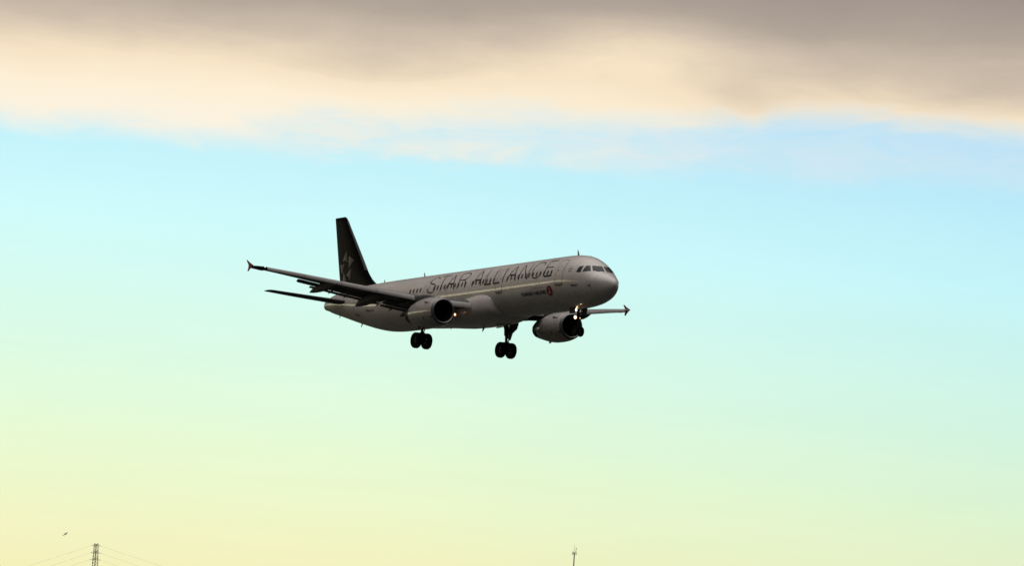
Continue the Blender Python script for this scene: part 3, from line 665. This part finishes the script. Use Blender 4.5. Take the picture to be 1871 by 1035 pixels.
arm_z = [H-.9, H-3.95, H-6.85]
for k, z in enumerate(arm_z):
    P = MB()
    for e in (1, -1):
        r = 2.0+.15*k; w = hw(z)
        for f in (1, -1): P.tube([(e*w, f*w, z), (e*r, 0, z+.05)], .07, 4); P.tube([(e*w, f*w, z+.5), (e*r, 0, z+.05)], .04, 4); P.tube([(f*w, e*w, z), (0, e*4.2, z+.2)], .07, 4); P.tube([(f*w, e*w, z+1.0), (0, e*4.2, z+.2)], .07, 4)
    P.build('cross_arm', M['lattice'], py, smooth=False)
names = ['topmost', 'middle', 'lowest']
for k, z in enumerate(arm_z):
    for e in (1, -1):
        P = MB(); r = 2.0+.15*k; pts = []
        for i in range(25):
            t = i/24*(110 if e < 0 else 150); pts.append((base.x+e*(r+t), base.y, max(H*.0+.6, z+.05-(.405 if e < 0 else .285)*t+.00055*t*t)))
        P.tube(pts, .028, 4)
        o = P.build('power_line', M['wire'], None, smooth=False)
        tag(o, f'{names[k]} faint wire sloping down to the {"left" if e < 0 else "right"} from the lattice tower', 'power line', 'power lines on the lattice tower')
# mast
D = 2600.; top = at(1049.4, 1013.5, D); H = top.z
mt = empty('antenna_mast', (top.x, top.y, 0)); tag(mt, 'slender grey antenna mast with a small cluster of antennas on top, at the bottom centre', 'antenna mast')
P = MB(); P.tube([(0, 0, 0), (0, 0, H*.5), (0, 0, H+.3)], [.55, .36, .21], 12); P.build('mast_pole', M['pole'], mt)
P = MB()
for z in (H-.1, H+.55): P.tube([(.62*math.cos(a), .62*math.sin(a), z) for a in [2*math.pi*k/12 for k in range(13)]], .05, 5)
for a in (0, 2.09, 4.19): P.tube([(0, 0, H+.3), (.62*math.cos(a), .62*math.sin(a), H-.1)], .05, 5); P.tube([(.62*math.cos(a), .62*math.sin(a), H-.1), (.62*math.cos(a), .62*math.sin(a), H+.6)], .05, 5)
P.build('head_frame', M['pole'], mt, smooth=False)
for a in (0.1, 3.0, 4.6, 1.7):
    P = MB(); P.box((.72*math.cos(a), .72*math.sin(a), H+.15), (.10, .17, .5), 0, Matrix.Rotation(a, 3, 'Z')); P.build('panel_antenna', M['pole'], mt, smooth=False)
for (x, z0, z1, r) in ((-.12, H, H+3.5, .055), (.62, H+.3, H+2.45, .06), (-.6, H+.6, H+1.3, .06), (.35, H+.5, H+1.3, .05)):
    P = MB(); P.tube([(x, 0, z0), (x, 0, z0*.3+z1*.7), (x, 0, z1)], [r*1.3, r, r*.7], 6)
    if x == .62: P.tube([(x, 0, z1-.6), (x, 0, z1)], .14, 6)
    P.build('whip_antenna', M['pole'], mt, smooth=False)
# bird banking away
D = 1120.; pos = at(120, 977, D)
P = MB()
bd = [(-.24, .008, .0), (-.2, .03, 0), (-.12, .055, 0), (0, .065, 0), (.1, .05, 0), (.16, .035, .01), (.2, .04, .02), (.235, .03, .02), (.26, .008, .015)]
P.loft([[(x, r*math.cos(2*math.pi*k/10), z+r*math.sin(2*math.pi*k/10)) for k in range(10)] for x, r, z in bd])
P.add([(-.22, .02, 0), (-.22, -.02, 0), (-.36, -.07, 0), (-.36, .07, 0), (-.29, 0, .012)], [(0, 1, 4), (1, 2, 4), (2, 3, 4), (3, 0, 4)])
for s in (1, -1):
    R_ = []
    for y, xl, c, z in ((.03, .12, .24, .02), (.15, .15, .24, .05), (.28, .13, .21, .05), (.40, .04, .17, .02), (.50, -.08, .11, -.03), (.56, -.18, .03, -.08)):
        R_.append([(xl, s*y, z), (xl-c*.4, s*y, z+.012), (xl-c, s*y, z-.004), (xl-c*.4, s*y, z-.006)])
    P.loft(R_)
bo = P.build('bird', M['bird'])
# right wing raised towards the upper right of the picture, the bird seen from behind and below
bo.matrix_world = Matrix.Translation(pos) @ Matrix.Rotation(math.radians(0), 4, 'Z') @ Matrix.Rotation(math.radians(-40), 4, 'Y') @ Matrix.Rotation(math.radians(70), 4, 'Z') @ Matrix.Rotation(math.radians(38), 4, 'Y')
tag(bo, 'tiny dark bird gliding with raised wing, upper left of the lattice tower', 'bird')
